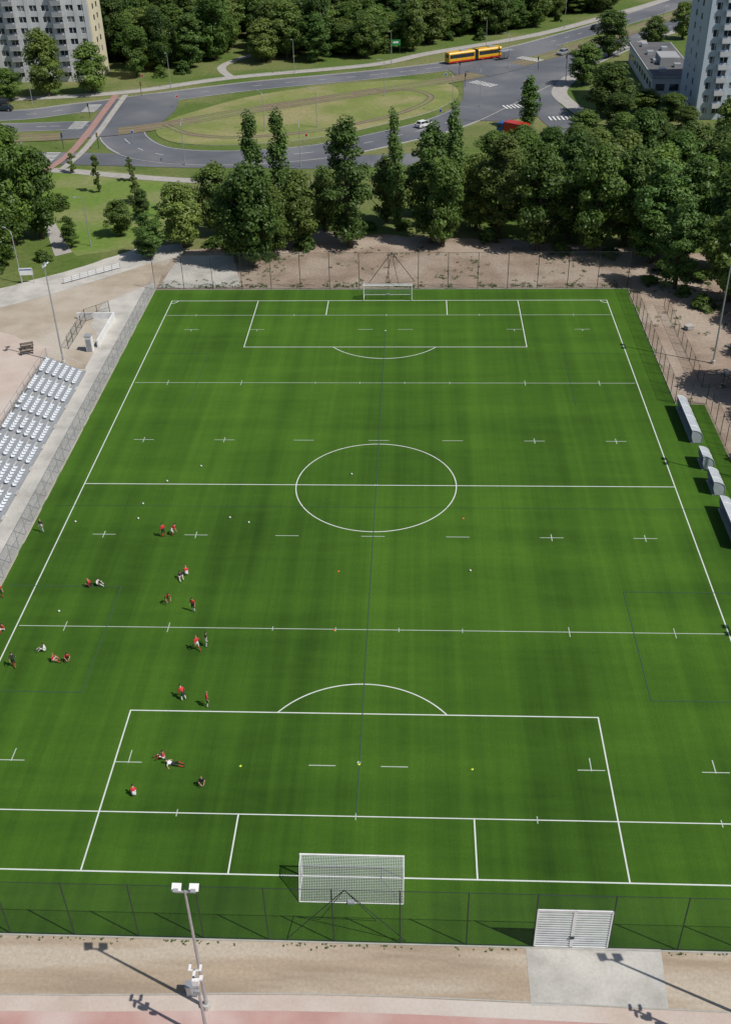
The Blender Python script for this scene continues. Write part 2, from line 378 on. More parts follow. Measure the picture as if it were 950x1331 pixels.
for s in (-1,1):
    ln(-37.0 if s<0 else -33.6,s*47.1,40.9 if s<0 else 33.6,s*47.1,.10,'rugby_line' if s>0 else 'white_line',zl+.012)
    ln(-33.5,s*25.1,33.5,s*25.1,.09,'rugby_line',zl+.012)
    for x in (-29,-19,-9.2,0,9,18.9,28.7):
        ln(x-1.25,s*10,x+1.25,s*10,.09,'rugby_line',zl+.012)
        if abs(x)>15: ln(x,s*10-.6,x,s*10+.6,.09,'rugby_line',zl+.016)
    for x in (-28.8,-19,-3,2.9,18.8,28.7):
        ln(x-1.1,s*42,x+1.1,s*42,.09,'rugby_line',zl+.012)
        if abs(x)>15: ln(x,s*42-.1,x,s*42+(1.3 if s<0 else -.6),.09,'rugby_line',zl+.016)
    for x in (-29,-19,19,28.8): 
        ln(x,s*25.1-.7,x,s*25.1+.7,.08,'rugby_line',zl+.016); 
    for x in (-9,-3,3,9): ln(x,s*25.1-.3,x,s*25.1+.3,.07,'rugby_line',zl+.016)
    for x in (-29,-14,0,14,28): ln(x,s*47.1-.35,x,s*47.1+.35,.08,'rugby_line',zl+.018)
ln(0.05,-46.9,0.0,41.5,.09,'blue_line',zl+.020)
for sx in (-1,1):
    ln(sx*25,-34,sx*25,-19,.08,'blue_line',zl+.020)
    ln(sx*25,-34,sx*36.5,-34,.08,'blue_line',zl+.022); ln(sx*25,-19,sx*36.5,-19,.08,'blue_line',zl+.022)
    ln(sx*25,34,sx*25,19,.06,'blue_line',zl+.020); ln(sx*25,34,sx*33,34,.06,'blue_line',zl+.022)
ln(-36,-4.5,36,-4.5,.05,'blue_line',zl+.022)
b.obj("pitch_markings")

# ------------------------------------------------------------------ goals
def goal(y,s):
    b=B(); w=3.72; hgt=2.5; r=.065; yb=s*2.2; yt=s*.9
    b.tube([(-w,0,0),(-w,0,hgt)],r,'white'); b.tube([(w,0,0),(w,0,hgt)],r,'white'); b.tube([(-w-r,0,hgt),(w+r,0,hgt)],r,'white')
    for x in (-w,w):
        b.tube([(x,0,hgt-.03),(x,yt,hgt-.05),(x,yb,.04)],.035,'white',6); b.tube([(x,0,.04),(x,yb,.04)],.035,'white',6)
        b.sheet((x,.02,.05),(x,yb,.05),(x,yt,hgt-.08),(x,.02,hgt-.08),'net')
    b.tube([(-w,yb,.04),(w,yb,.04)],.04,'white',6); b.tube([(-w,yt,hgt-.05),(w,yt,hgt-.05)],.02,'galv',6)
    b.sheet((-w,0,hgt-.02),(w,0,hgt-.02),(w,yt,hgt-.07),(-w,yt,hgt-.07),'net')
    b.sheet((-w,yb,.06),(w,yb,.06),(w,yt,hgt-.07),(-w,yt,hgt-.07),'net')
    b.box((0,yb,.1),(.5,.3,.16),'grey')
    b.obj("football_goal",(0.05,y,.022))
goal(-L,-1); goal(L,1)

# ------------------------------------------------------------------ fences
def fence(P,hgt,sp,k='mesh',post='dark',r=.045,mid=True,foot=0,top=True):
    b=B()
    for i in range(len(P)-1):
        a,c=Vector((*P[i],0)),Vector((*P[i+1],0)); n=max(1,round((c-a).length/sp))
        for j in range(n):
            p=a+(c-a)*j/n; q=a+(c-a)*(j+1)/n
            b.tube([p,p+Vector((0,0,hgt))],r,post,6)
            u=Vector((0,0,1))
            b.sheet(p+u*.05,q+u*.05,q+u*hgt,p+u*hgt,k)
            for z in ([hgt-.03] if top else [])+([hgt*.5] if mid else [])+[.1]: b.tube([p+u*z,q+u*z],r*.5,post,5,False)
        b.tube([c,c+Vector((0,0,hgt))],r,post,6)
        if foot: 
            d=(c-a); b.box(((a+c)/2+Vector((0,0,foot/2))),(d.length,.12,foot),'kerb',math.atan2(d.y,d.x))
    return b
b=fence([(-37.4,-57.85),(12.7,-57.85)],5.8,4.6,r=.045,mid=False)
b.merge(fence([(17.8,-57.85),(41.3,-57.85)],5.8,4.7,r=.045,mid=False))
b.tube([(12.7,-57.85,5.75),(17.8,-57.85,5.75)],.03,'dark',6); b.sheet((12.7,-57.85,4.2),(17.8,-57.85,4.2),(17.8,-57.85,5.8),(12.7,-57.85,5.8),'mesh')
for sx in (-1,1):
    b.tube([(-.1,-57.8,5.7),(-.1+sx*4.1,-57.75,.1)],.03,'dark',6); b.tube([(-.1,-57.8,5.7),(-.1+sx*2,-56.2,.05)],.025,'dark',6)
b.obj("chain_link_fence")
b=fence([(-37.4,57.3),(37.6,57.3)],6.0,4.7,r=.05,mid=False)
for sx in (-1,1): b.tube([(.6,57.4,6),(.6+sx*3.6,60.2,.05)],.05,'dark',6); b.tube([(.6,57.4,6),(.6+sx*1.0,59.2,.05)],.04,'dark',6)
b.obj("chain_link_fence")
fence([(-37.4,57.2),(-37.4,-57.8)],2.6,2.5,'meshside','galv',.035,foot=.15).obj("wire_panel_fence")
fence([(37.6,57.2),(37.6,19.6),(41.5,19.4),(41.5,-57.8)],3.0,2.6,'mesh','dark',.04,mid=False).obj("wire_panel_fence")
fence([(42,50),(42,24),(60,23)],2.0,2.6,'mesh','dark',.04,mid=False).obj("boundary_fence")
b=B(); gy=-57.85
for x0,x1 in ((12.78,15.2),(15.3,17.72)):
    for x in (x0,x1): b.box((x,gy,2.1),(.1,.08,4.1),'white')
    for z in (.1,4.12): b.box(((x0+x1)/2,gy,z),(x1-x0,.08,.1),'white')
    for i in range(15): b.box(((x0+x1)/2,gy,.35+i*.258),(x1-x0-.1,.03,.15),'plastic')
b.box((15.25,gy-.06,1.2),(.3,.06,.25),'dark'); b.obj("slatted_gate")

# ------------------------------------------------------------------ floodlight masts
def mast(loc,H,face=0,kind='flood'):
    b=B(); b.tube([(0,0,0),(0,0,.5)],.28,'conc',10); b.tube([(0,0,.4),(0,0,H*.5),(0,0,H)],[.13,.10,.07],'galv',10)
    if kind=='flood':
        b.box((0,0,H-.1),(1.3,.1,.1),'galv')
        for x in (-.52,.52):
            R=Matrix.Rotation(math.radians(28),3,'X')
            b.box((x,.18,H+.08),(.56,.46,.12),'white',mtx=R); b.box((x,.23,H+.0),(.46,.38,.06),'glassd',mtx=R); b.tube([(x,0,H-.1),(x,.15,H+.03)],.04,'galv',6)
            b.box((x,-.1,H+.16),(.28,.2,.14),'grey',mtx=R)
    else:
        b.box((0,0,H-.1),(.8,.07,.07),'white')
        for x,s in ((-.32,1),(.32,1),(.0,-1)):
            b.box((x,.2*s,H-.12),(.14,.36,.14),'white'); b.ball((x,.4*s,H-.16),.08,'glassd',6)
        b.box((0,-.2,H-1.0),(.4,.22,.5),'white'); b.box((0,-.19,H-2.1),(.3,.16,.35),'grey')
        b.box((.3,0,H-.9),(.2,.3,.16),'white')
    b.obj("floodlight_mast" if kind=='flood' else "camera_pole",loc,face)
mast((-44.9,30.9,0),14.4,-math.pi/2); mast((-45.2,-10,0),14.4,-math.pi/2)
for y in (31,.2,-29.9): mast((45,y,0),16.4,math.pi/2)
mast((-9.0,-62.9,0),12.4); mast((26.3,-62.7,0),12.4)
mast((-8.55,-65.1,0),7.9,0,'cam'); mast((24.2,-64.8,0),7.9,0,'cam')
b=B(); b.box((0,0,.55),(.7,.45,1.1),'grey'); b.box((0,0,1.13),(.78,.53,.06),'galv'); b.box((0,-.235,.6),(.6,.02,.9),'silver'); b.box((.2,-.25,.6),(.04,.02,.12),'dark'); b.obj("electrical_cabinet",(-10.1,-62.0,.02))

# ------------------------------------------------------------------ dugouts
def dugout(y0,y1):
    b=B(); ln_=abs(y1-y0)
    prof=[(1.2,.05)]+[(1.2-1.35*(1-math.cos(math.pi*.5*i/8)),.85+.95*math.sin(math.pi*.5*i/8)) for i in range(9)]
    n=len(prof)
    segs=max(2,round(ln_/1.2))
    for j in range(segs+1):
        y=-ln_/2+ln_*j/segs
        b.tube([(x,y,z) for x,z in prof],.04,'white' if j%2 else 'grey',6)
    o=[(x+.01,-ln_/2,z+.02) for x,z in prof]+[(x+.01,ln_/2,z+.02) for x,z in prof]
    b.add(o,[(i,i+1,n+i+1,n+i) for i in range(n-1)],'polyc')
    for y in (-ln_/2,ln_/2):
        s=[(x,y,z) for x,z in prof]+[(-.1,y,.9),(.2,y,.05)]; b.add(s,[tuple(range(len(s)))],'polyc')
    b.tube([(prof[-1][0],-ln_/2,prof[-1][1]),(prof[-1][0],ln_/2,prof[-1][1])],.05,'white',6); b.box((.6,0,.05),(1.4,ln_,.08),'galv')
    for i in range(int(ln_/.55)):
        y=-ln_/2+.3+i*.55; b.box((.65,y,.45),(.42,.42,.06),'seat'); b.box((.87,y,.66),(.06,.42,.38),'seat'); b.box((.7,y,.25),(.06,.06,.36),'galv')
    b.obj("team_dugout",(37.6,(y0+y1)/2,.03))
dugout(18.4,9.6); dugout(6.0,3.6); dugout(1.4,-1.7); dugout(-4.4,-12)

# ------------------------------------------------------------------ bleachers
b=B(); X0=-41.0; rows=6; rd=.82; rh=.38; Y0,Y1=28,-19
for r in range(rows):
    x=X0-r*rd-rd/2; z=.35+r*rh
    b.box((x,(Y0+Y1)/2,z),(rd-.02,Y0-Y1,.08),'grey'); b.box((x+rd/2-.02,(Y0+Y1)/2,z-rh/2),(.03,Y0-Y1,rh-.1),'grey')
y=Y0-.6; bl=0
while y-3.9>Y1:
    for r in range(rows):
        for i in range(6):
            if random.random()<.02: continue
            yy=y-.3-i*.62; x=X0-r*rd-rd*.55; z=.35+r*rh
            b.box((x,yy,z+.28),(.38,.44,.05),'seat'); b.box((x-.2,yy,z+.42),(.05,.44,.24),'seat'); b.box((x-.05,yy,z+.15),(.08,.2,.22),'galv')
    for r in range(rows): b.box((X0-r*rd-.05,y-4.45,.35+r*rh-.1),(.4,.9,.16),'conc')
    y-=5.05; bl+=1
xb=X0-rows*rd-.05
for yy in [Y0-i*(Y0-Y1)/19 for i in range(20)]:
    b.box((xb,yy,1.9),(.06,.06,3.8),'galv'); b.tube([(xb,yy,2.2),(xb-1.0,yy,.05)],.03,'galv',5)
for z in (2.8,3.2,3.75): b.tube([(xb,Y0,z),(xb,Y1,z)],.03,'galv',6)
for ye in (Y0,Y1):
    b.tube([(X0,ye,1.4),(xb,ye,3.75)],.03,'galv',6); b.tube([(X0,ye,0),(X0,ye,1.4)],.03,'galv',6)
b.obj("grandstand_bleachers")
fence([(-47.3,30),(-47.3,-19)],1.3,2.4,'mesh','dark',.04).obj("railing")
b=B(); b.box((-41.3,41,.55),(.22,10,1.1),'white'); b.box((-44.2,46,.5),(5.6,.22,1.0),'white'); b.obj("retaining_wall")
b=B(); b.box((-42.1,34.9,1.2),(.9,.9,2.4),'white'); b.box((-42.1,34.9,2.44),(1.05,1.05,.08),'grey'); b.box((-42.1,34.44,1.05),(.7,.03,1.9),'grey'); b.box((-41.85,34.42,1.1),(.05,.03,.15),'dark'); b.obj("ticket_booth")
fence([(-45.5,35.5),(-45.5,45),(-42.5,48)],2.0,2.2,'mesh','dark',.05).obj("mesh_gate")
b=B()
for i in range(7):
    for z in (.35,.65,.95): b.box((-52.4+i*1.1,60+i*.95,z),(1.35,.05,.12),'plastic',.71)
for i in range(8): b.box((-52.9+i*1.1,59.55+i*.95,.55),(.07,.07,1.1),'galv')
b.obj("white_barrier")
def bench(loc,rz):
    b=B()
    for x in (-.8,.8): b.box((x,0,.22),(.08,.45,.44),'dark'); b.box((x,.22,.62),(.07,.06,.5),'dark')
    for i in range(4): b.box((0,-.18+i*.12,.46),(1.9,.09,.04),'bark')
    for i in range(3): b.box((0,.25,.6+i*.13),(1.9,.03,.09),'bark')
    b.obj("park_bench",loc,rz)
bench((-51.5,35.5,.04),.4); bench((-51.0,33.8,.04),.4)
b=B(); b.tube([(-1,0,0),(-1,0,2.6)],.05,'galv',6); b.tube([(1,0,0),(1,0,2.6)],.05,'galv',6); b.box((0,0,2.0),(2.2,.06,1.2),'white'); b.box((0,-.035,2.3),(1.9,.01,.2),'bluep'); b.obj("information_sign",(-59,60,.03),.1)
b=B()
for i in range(5): b.box((0,0,.08+i*.13),(1.2-.05*(i%2),.9,.1),'kerb',.1*(i%3))
b.box((0,0,.02),(1.3,1.0,.04),'bark'); b.obj("paving_stone_stack",(44,42,.01),.4)
b=B()
for i in range(40): 
    a=random.uniform(0,6.3); q=random.random()**.7*1.7; s=random.uniform(.12,.4)
    b.box((q*math.cos(a),q*math.sin(a),s*.3+(1.7-q)*.35),(s,s*.8,s*.6),'conc' if i%3 else 'kerb',a)
b.obj("rubble_pile",(46.5,27,.01))
b=B()
def tuft(x,y,s):
    for _ in range(9):
        a=random.uniform(0,6.3); l=s*random.uniform(.6,1.2); dx,dy=math.cos(a),math.sin(a); wv=.04+.04*random.random(); ox,oy=random.uniform(-s,s)*.7,random.uniform(-s,s)*.7
        b.add([(x+ox-dy*wv,y+oy+dx*wv,0.02),(x+ox+dy*wv,y+oy-dx*wv,0.02),(x+ox+dx*l*.7,y+oy+dy*l*.7,l*.7)],[(0,1,2)],random.choice(('leafA','leafB')))
for _ in range(420):
    x=-37+74*random.random(); 
    if noise.noise(Vector((x*.2,5,0)))>-.1: tuft(x,57.9+random.expovariate(1.1),random.uniform(.2,.45))
for _ in range(420):
    x=random.uniform(-24,40); y=random.uniform(60,76)
    if noise.noise(Vector((x*.12,y*.2,2)))>.08: tuft(x,y,random.uniform(.2,.5))
for _ in range(360):
    x=random.uniform(38.5,60); y=random.uniform(20,58)
    if noise.noise(Vector((x*.15,y*.15,8)))>.0: tuft(x,y,random.uniform(.2,.5))
for _ in range(260): 
    x=random.uniform(-38,41)
    if not 11.5<x<21.8 and noise.noise(Vector((x*.25,1,0)))>-.15: tuft(x,-58.08-random.expovariate(9),random.uniform(.04,.10))
b.obj("weeds")

# ------------------------------------------------------------------ street lamps / signs
def lamp_mesh():
    b=B(); b.tube([(0,0,0),(0,0,1)],.13,'galv',8); b.tube([(0,0,.9),(0,0,8.2),(0,.3,8.8),(0,1.4,9.1)],[.09,.06,.05,.04],'galv',8)
    b.box((0,1.7,9.1),(.28,.7,.12),'grey'); b.box((0,1.75,9.03),(.2,.5,.03),'plastic'); return b.mesh("street_lamp")
LM=lamp_mesh()
for x,y,a in [(-45,125,0),(-31,151,1),(-19,154,2),(44,198,1.2),(-53,77,2.5),(13,166,.5),(-4,184,2),(20,172,1),(-62,196,3.1),(-30,212,3),(-3,222,2.8),(25,240,2.6),(52,272,2.5),(60,232,-.5),(-95,180,3),(-20,123,0),(30,215,1),(80,256,-.5),(-74,108,0),(-60,60,1)]:
    place(LM,"street_lamp",(x,y,0),a)
def tl_mesh():
    b=B(); b.tube([(0,0,0),(0,0,3.4)],.07,'dark',8); b.box((0,-.14,3.0),(.32,.22,.95),'black')
    for i,k in enumerate(('redp','yellow','greenp')): b.ball((0,-.26,3.3-i*.3),.1,k,8,(1,.4,1))
    return b.mesh("traffic_light")
TL=tl_mesh()
for x,y in [(-75,138),(-67,138),(-76,165),(-68,187),(16,207),(38,212),(46,214),(28,226),(34,166),(17,193)]: place(TL,"traffic_light",(x,y,.1),random.random()*6)
def sign_mesh(k):
    b=B(); b.tube([(0,0,0),(0,0,2.8)],.04,'galv',6)
    b.tube([(0,-.05,2.55),(0,-.08,2.55)],.36,'white',14); b.tube([(0,-.08,2.55),(0,-.095,2.55)],.3,k,14); return b.mesh("traffic_sign")
SG=[sign_mesh('bluep'),sign_mesh('redp')]
for i,(x,y) in enumerate([(-60,142),(-56,175),(12,196),(32,186),(40,150),(-70,199),(10,158),(-20,138)]): place(SG[i%2],"traffic_sign",(x,y,.1),random.uniform(-.5,.5))
b=B(); b.box((-1.2,0,1.8),(.12,.12,3.6),'dark'); b.box((1.2,0,1.8),(.12,.12,3.6),'dark'); b.box((0,0,3.2),(2.8,.2,1.6),'greenp'); b.box((0,-.11,3.3),(1.6,.02,.5),'white'); b.obj("information_sign",(-2,236,0),.1)
b=B(); b.box((0,0,2.5),(4.4,1.8,.12),'grey')
for x in (-2,0,2): b.box((x,.8,1.25),(.08,.08,2.5),'dark')
b.sheet((-2,.8,.4),(2,.8,.4),(2,.8,2.3),(-2,.8,2.3),'mesh'); b.box((0,.4,.45),(3,.4,.06),'bark'); b.box((-1,.4,.2),(.08,.3,.44),'dark'); b.box((1,.4,.2),(.08,.3,.44),'dark'); b.obj("tram_shelter",(30,226,0.1),.75)

# ------------------------------------------------------------------ vehicles
def wheel(b,x,y,r=.33,w=.22):
    b.tube([(x-w/2,y,r),(x+w/2,y,r)],r,'black',14); 
    for s in (-1,1): b.tube([(x+s*(w/2),y,r),(x+s*(w/2+.01),y,r)],r*.6,'silver',10)
def car(loc,rz,k):
    b=B(); w=.88
    body=[(-2.15,.35),(-2.2,.6),(-2.1,.85),(-1.3,.95),(1.5,.98),(2.05,.9),(2.12,.6),(2.1,.32)]
    b.prism([(-a,z) for a,z in body],-w,w,k)
    vs=[(-w+.04,-1.9,.95),(w-.04,-1.9,.95),(w-.04,1.2,.95),(-w+.04,1.2,.95),(-w+.2,-1.45,1.42),(w-.2,-1.45,1.42),(w-.2,.35,1.44),(-w+.2,.35,1.44)]
    b.add(vs,[(0,1,5,4),(1,2,6,5),(2,3,7,6),(3,0,4,7)],'glassd')
    b.add([(p[0]*1.02,p[1]*1.02,p[2]+.02) for p in vs[4:]]+[(p[0],p[1],p[2]-.03) for p in vs[4:]],[(0,1,2,3),(0,4,5,1),(1,5,6,2),(2,6,7,3),(3,7,4,0)],k)
    for x in (-w+.1,w-.1):
        b.tube([(x*1.01,1.2,.96),(x*.86,.35,1.45)],.04,k,5); b.tube([(x*1.01,-1.9,.96),(x*.86,-1.45,1.43)],.05,k,5); b.tube([(x*1.03,-.4,.96),(x*.87,-.4,1.45)],.035,k,5)
        for y in (-1.35,1.35): wheel(b,x,y)
    for x in (-.62,.62): b.box((x,2.11,.68),(.3,.06,.14),'plastic'); b.box((x,-2.16,.74),(.28,.06,.14),'redp')
    b.box((0,2.13,.5),(.9,.04,.2),'black'); b.box((.97,.75,.98),(.16,.1,.12),k); b.box((-.97,.75,.98),(.16,.1,.12),k)
    b.obj("passenger_car",loc,rz)
car((6,154,.05),-.78,'white'); car((-100,173,.05),1.5,'dark'); 
for i,k in enumerate(['redp','silver','redp','white']): car((60+i*2.9,134+i*.6,.02),.15,k)
car((-120,160,.06),1.5,'silver'); car((62,270,.1),-.75,'dark'); car((47,232,.1),2.5,'grey'); car((-103,178.5,.04),1.6,'black')
def bus(loc,rz):
    b=B()
    def sec(y0,y1):
        prof=[(-1.25,.35),(1.25,.35),(1.27,1.2),(1.25,2.7),(1.05,2.98),(-1.05,2.98),(-1.25,2.7),(-1.27,1.2)]
        b.prism(prof,y0,y1,'yellow','Y')
        for s in (-1,1):
            b.box((s*1.275,(y0+y1)/2,1.95),(.03,abs(y1-y0)-.5,1.0),'glassd'); b.box((s*1.285,(y0+y1)/2,.55),(.03,abs(y1-y0)-.1,.4),'redp')
            n=int(abs(y1-y0)/1.4)
            for i in range(1,n): b.box((s*1.295,y0+(y1-y0)*i/n,1.95),(.02,.08,1.0),'dark')
        b.box((0,(y0+y1)/2,3.02),(1.7,abs(y1-y0)-1.2,.1),'yellow')
        b.box((0,(y0+y1)/2+1,3.14),(1.3,2.0,.26),'grey')
    sec(-8.7,-.1); sec(1.1,9.0)
    for i in range(6): b.prism([(-1.15,.4),(1.15,.4),(1.15,2.85),(-1.15,2.85)],-.05+i*.19,.06+i*.19,'black','Y')
    b.prism([(-1.0,.45),(1.0,.45),(1.0,2.75),(-1.0,2.75)],-.1,1.1,'dark','Y')
    b.box((0,9.02,1.75),(2.2,.06,1.5),'glassd'); b.box((0,9.05,2.75),(1.8,.05,.3),'black'); b.box((0,-8.72,2.0),(1.9,.05,.9),'glassd')
    for x in (-1.1,1.1):
        for y in (-6,2.6,6.6): wheel(b,x,y,.48,.3)
    for x in (-.9,.9): b.box((x,9.03,.75),(.35,.05,.2),'plastic')
    b.obj("articulated_bus",loc,rz)
bus((20.5,225.5,.1),-math.atan2(15,8.5))
b=B()
b.box((0,0,.75),(2.3,7.6,.2),'dark'); b.box((0,-1,2.0),(2.45,5.4,2.3),'redp'); b.box((0,2.7,1.7),(2.3,1.7,1.8),'bluep'); b.box((0,3.56,2.0),(2.0,.04,.8),'glassd')
b.box((0,2.6,2.65),(2.0,1.2,.16),'bluep')
for s in (-1,1): b.box((s*1.16,2.9,2.05),(.03,.9,.65),'glassd')
for x in (-1,1):
    for y in (-2.6,-1.6,2.5): wheel(b,x,y,.48,.3)
b.obj("box_lorry",(26,145,.08),.9)

# ------------------------------------------------------------------ buildings
def block(name,x0,y0,w,d,H,wall,end,rz=0,bays=3.2,balc=(),fl=2.8,balm=None):
    b=B(); b.box((w/2,d/2,H/2),(w-.4,d-.4,H),'win'); balm=balm or end
    nf=int(H/fl)
    for f in range(nf+1):
        z=f*fl; hh=1.35
        z0=z-.15 if f else .0
        b.box((w/2,.1,z0+hh/2),(w,.22,hh),wall); b.box((w/2,d-.1,z0+hh/2),(w,.22,hh),wall)
    nb=int(w/bays)
    for i in range(nb+1):
        x=min(max(i*w/nb,.6),w-.6)
        for y in (.06,d-.06): b.box((x,y,H/2),(1.25,.26,H),wall)
        if i<nb:
            for f in range(nf):
                b.box((x+w/nb/2,.12,f*fl+fl*.72),(.1,.1,1.45),'white')
    for x in (0,w): b.box((x+(.02 if x==0 else -.02),d/2,H/2),(.5,d-.28,H+.4),end)
    for x in (-.26,w+.26):
        for f in range(nf): 
            for y in (d*.35,d*.65): b.box((x,y,f*fl+fl*.6),(.04,1.1,1.3),'win')
    b.box((w/2,d/2,H+.32),(w+.3,d+.3,.6),wall); b.box((w/2,d/2,H+.66),(w-.5,d-.5,.1),'roof')
    for i in range(3): b.box((w*(i+.5)/3,d/2,H+1.6),(3.2,3.2,1.9),end)
    for bi in balc:
        x=(bi+.5)*w/nb
        for f in range(1,nf):
            b.box((x,-.6,f*fl+.0),(w/nb-.5,1.2,.14),wall); b.box((x,-1.18,f*fl+.55),(w/nb-.5,.06,.95),balm)
            for s in (-1,1): b.box((x+s*(w/nb-.5)/2,-.6,f*fl+.55),(.06,1.2,.95),balm)
    b.obj(name,(x0,y0,0),rz)
block("apartment_block",-150,205,66,12,33.6,'wallw','wallc',0.0,3.3,(1,5,9,13,17),balm='wallg')
block("apartment_tower",69.5,158,30,18,36.4,'wallb','wallb',0.0,3.0,(1,4,7),balm='wallw')
b=B(); b.box((5.5,21,2.4),(11,42,4.8),'wallw'); b.box((5.5,21,4.95),(11.5,42.5,.5),'wallg'); b.box((5.5,21,5.24),(10.8,41.8,.08),'roof')
for i in range(9): b.box((-.03,3+i*4.5,2.6),(.08,2.6,1.4),'win')
for i in range(3): b.box((2+i*3.4,-.03,2.6),(2.2,.08,1.6),'win')
for i in range(7): b.box((3+(i%2)*4.5,5+i*5.2,5.7),(1.6,2.0,.9),'silver'); 
b.box((6,16,6.2),(5,8,1.9),'wallg'); b.obj("low_commercial_building",(63,179,0),-.03)

# ------------------------------------------------------------------ trees
def tree_mesh(name,H,Wt,kind,leaf,ncl,nl,ls,seed):
    r=np.random.default_rng(seed); rr=random.Random(seed)
    if kind=='poplar': prof=lambda t:min(t*4+.3,1)*(max(0,1-t**3.2))**.7; c0=.07
    elif kind=='tall': prof=lambda t:(max(0,1-abs(1.75*t-.75)**2.4))**.6; c0=.10
    elif kind=='bush': prof=lambda t:math.sqrt(max(0,1-t**2)); c0=.02
    else: prof=lambda t:(max(0,1-abs(2*t-.95)**2.3))**.55; c0=.12
    z0=H*c0; ch=H-z0; R=Wt/2
    lob=[(rr.uniform(.12,.32),rr.randint(2,5),rr.uniform(0,6.3),rr.uniform(-4,4)) for _ in range(3)]
    cs=[]
    for i in range(ncl):
        t=rr.random()**.9*.97; a=rr.uniform(0,2*math.pi)
        m=1+sum(A*math.sin(n*a+p+q*t*3) for A,n,p,q in lob)*.6
        q=rr.random()**.4
        cr=Wt*(rr.uniform(.09,.19) if kind!='poplar' else rr.uniform(.15,.26))
        rad=max(0,R*prof(t)*m-cr*.6)*q
        cs.append((rad*math.cos(a),rad*math.sin(a),z0+ch*t,cr,rr.random()))
    P=[];tone=[]
    for cx,cy,cz,cr,tn in cs:
        n_=int(nl*(cr/(Wt*.14 if kind!='poplar' else Wt*.2))**1.6)
        d=r.normal(size=(n_,3)); d/=np.linalg.norm(d,axis=1)[:,None]
        rad=cr*(.35+.8*r.random(n_)**.6)[:,None]
        p=d*rad*np.array([1,1,.75 if kind!='poplar' else 1.6])+np.array([cx,cy,cz])
        out=np.array([cx,cy,(cz-(z0+ch*.4))*.6]); out=out/(np.linalg.norm(out)+1e-6)
        n=d*.9+out*.6+np.array([0,0,.4])+r.normal(size=(n_,3))*.6; n/=np.linalg.norm(n,axis=1)[:,None]
        u=np.cross(n,r.normal(size=(n_,3))); u/=np.linalg.norm(u,axis=1)[:,None]; w=np.cross(n,u)
        s=(ls*r.uniform(.55,1.25,n_))[:,None]
        q=np.stack([p-u*s*.75,p-w*s*.42+u*s*.1,p+u*s*.75,p+w*s*.42+u*s*.1],1)
        P.append(q.reshape(-1,3)); tone.append(np.repeat(np.clip(tn*.75+r.random(n_)*.4-.05,0,1),4))
    P=np.concatenate(P); tone=np.concatenate(tone); nq=len(P)//4
    b=B(); tr=Wt*.03+.08
    b.tube([(0,0,-.1),(0.05*Wt*rr.uniform(-1,1),0,H*.3),(0,0.03*Wt,H*.6),(0,0,H*.93)],[tr*1.3,tr,tr*.55,.03],'bark',7)
    for c in rr.sample(cs,min(14,len(cs))):
        zz=max(H*.1,c[2]-math.hypot(c[0],c[1])*.9-.3); b.tube([(0,0,zz),(c[0]*.5,c[1]*.5,(zz+c[2])/2+.1),(c[0],c[1],c[2])],[tr*.45,tr*.3,.03],'bark',5,False)
    nv=len(b.v); verts=np.concatenate([np.array(b.v),P])
    faces=list(b.f)+[(nv+4*i,nv+4*i+1,nv+4*i+2,nv+4*i+3) for i in range(nq)]
    me=bpy.data.meshes.new(name); me.from_pydata(verts.tolist(),[],faces)
    me.materials.append(mt['bark']); me.materials.append(mt[leaf])
    me.polygons.foreach_set("material_index",[0]*len(b.f)+[1]*nq)
    at=me.attributes.new("tone",'FLOAT','POINT'); at.data.foreach_set("value",np.concatenate([np.zeros(nv),tone]).astype(np.float32))
    me.update(); return me,H,Wt
BR=[tree_mesh("broadleaf_tree",16,9,'broad',l,80,130,.42,s) for l,s in (('leafA',1),('leafA',2),('leafB',3),('leafB',4),('leafB',5),('leafA',6))]
TA=[tree_mesh("tall_tree",20,7.5,'tall',l,85,125,.38,s) for l,s in (('leafP',11),('leafB',12),('leafP',13))]
PO=[tree_mesh("poplar_tree",20,3.8,'poplar','leafP',60,95,.34,s) for s in (21,22,23)]
YO=[tree_mesh("young_tree",5.5,2.2,'broad','leafB',26,60,.2,s) for s in (31,32)]
BU=[tree_mesh("shrub",2.2,3.2,'bush','leafA',26,70,.24,s) for s in (41,42)]
def tree(x,y,h,w,k,col=None,name=None):
    P={'b':BR,'t':TA,'p':PO,'y':YO,'s':BU}[k]; me,H,W_=random.choice(P)
    n=name or {'b':'broadleaf_tree','t':'tall_tree','p':'poplar_tree','y':'young_tree','s':'shrub'}[k]
    o=place(me,n,(x,y,0),random.uniform(0,6.28),(w*1.12/W_,w*1.12/W_,h/H),col)
    o.rotation_euler[0]=random.uniform(-.04,.04); o.rotation_euler[1]=random.uniform(-.04,.04); return o
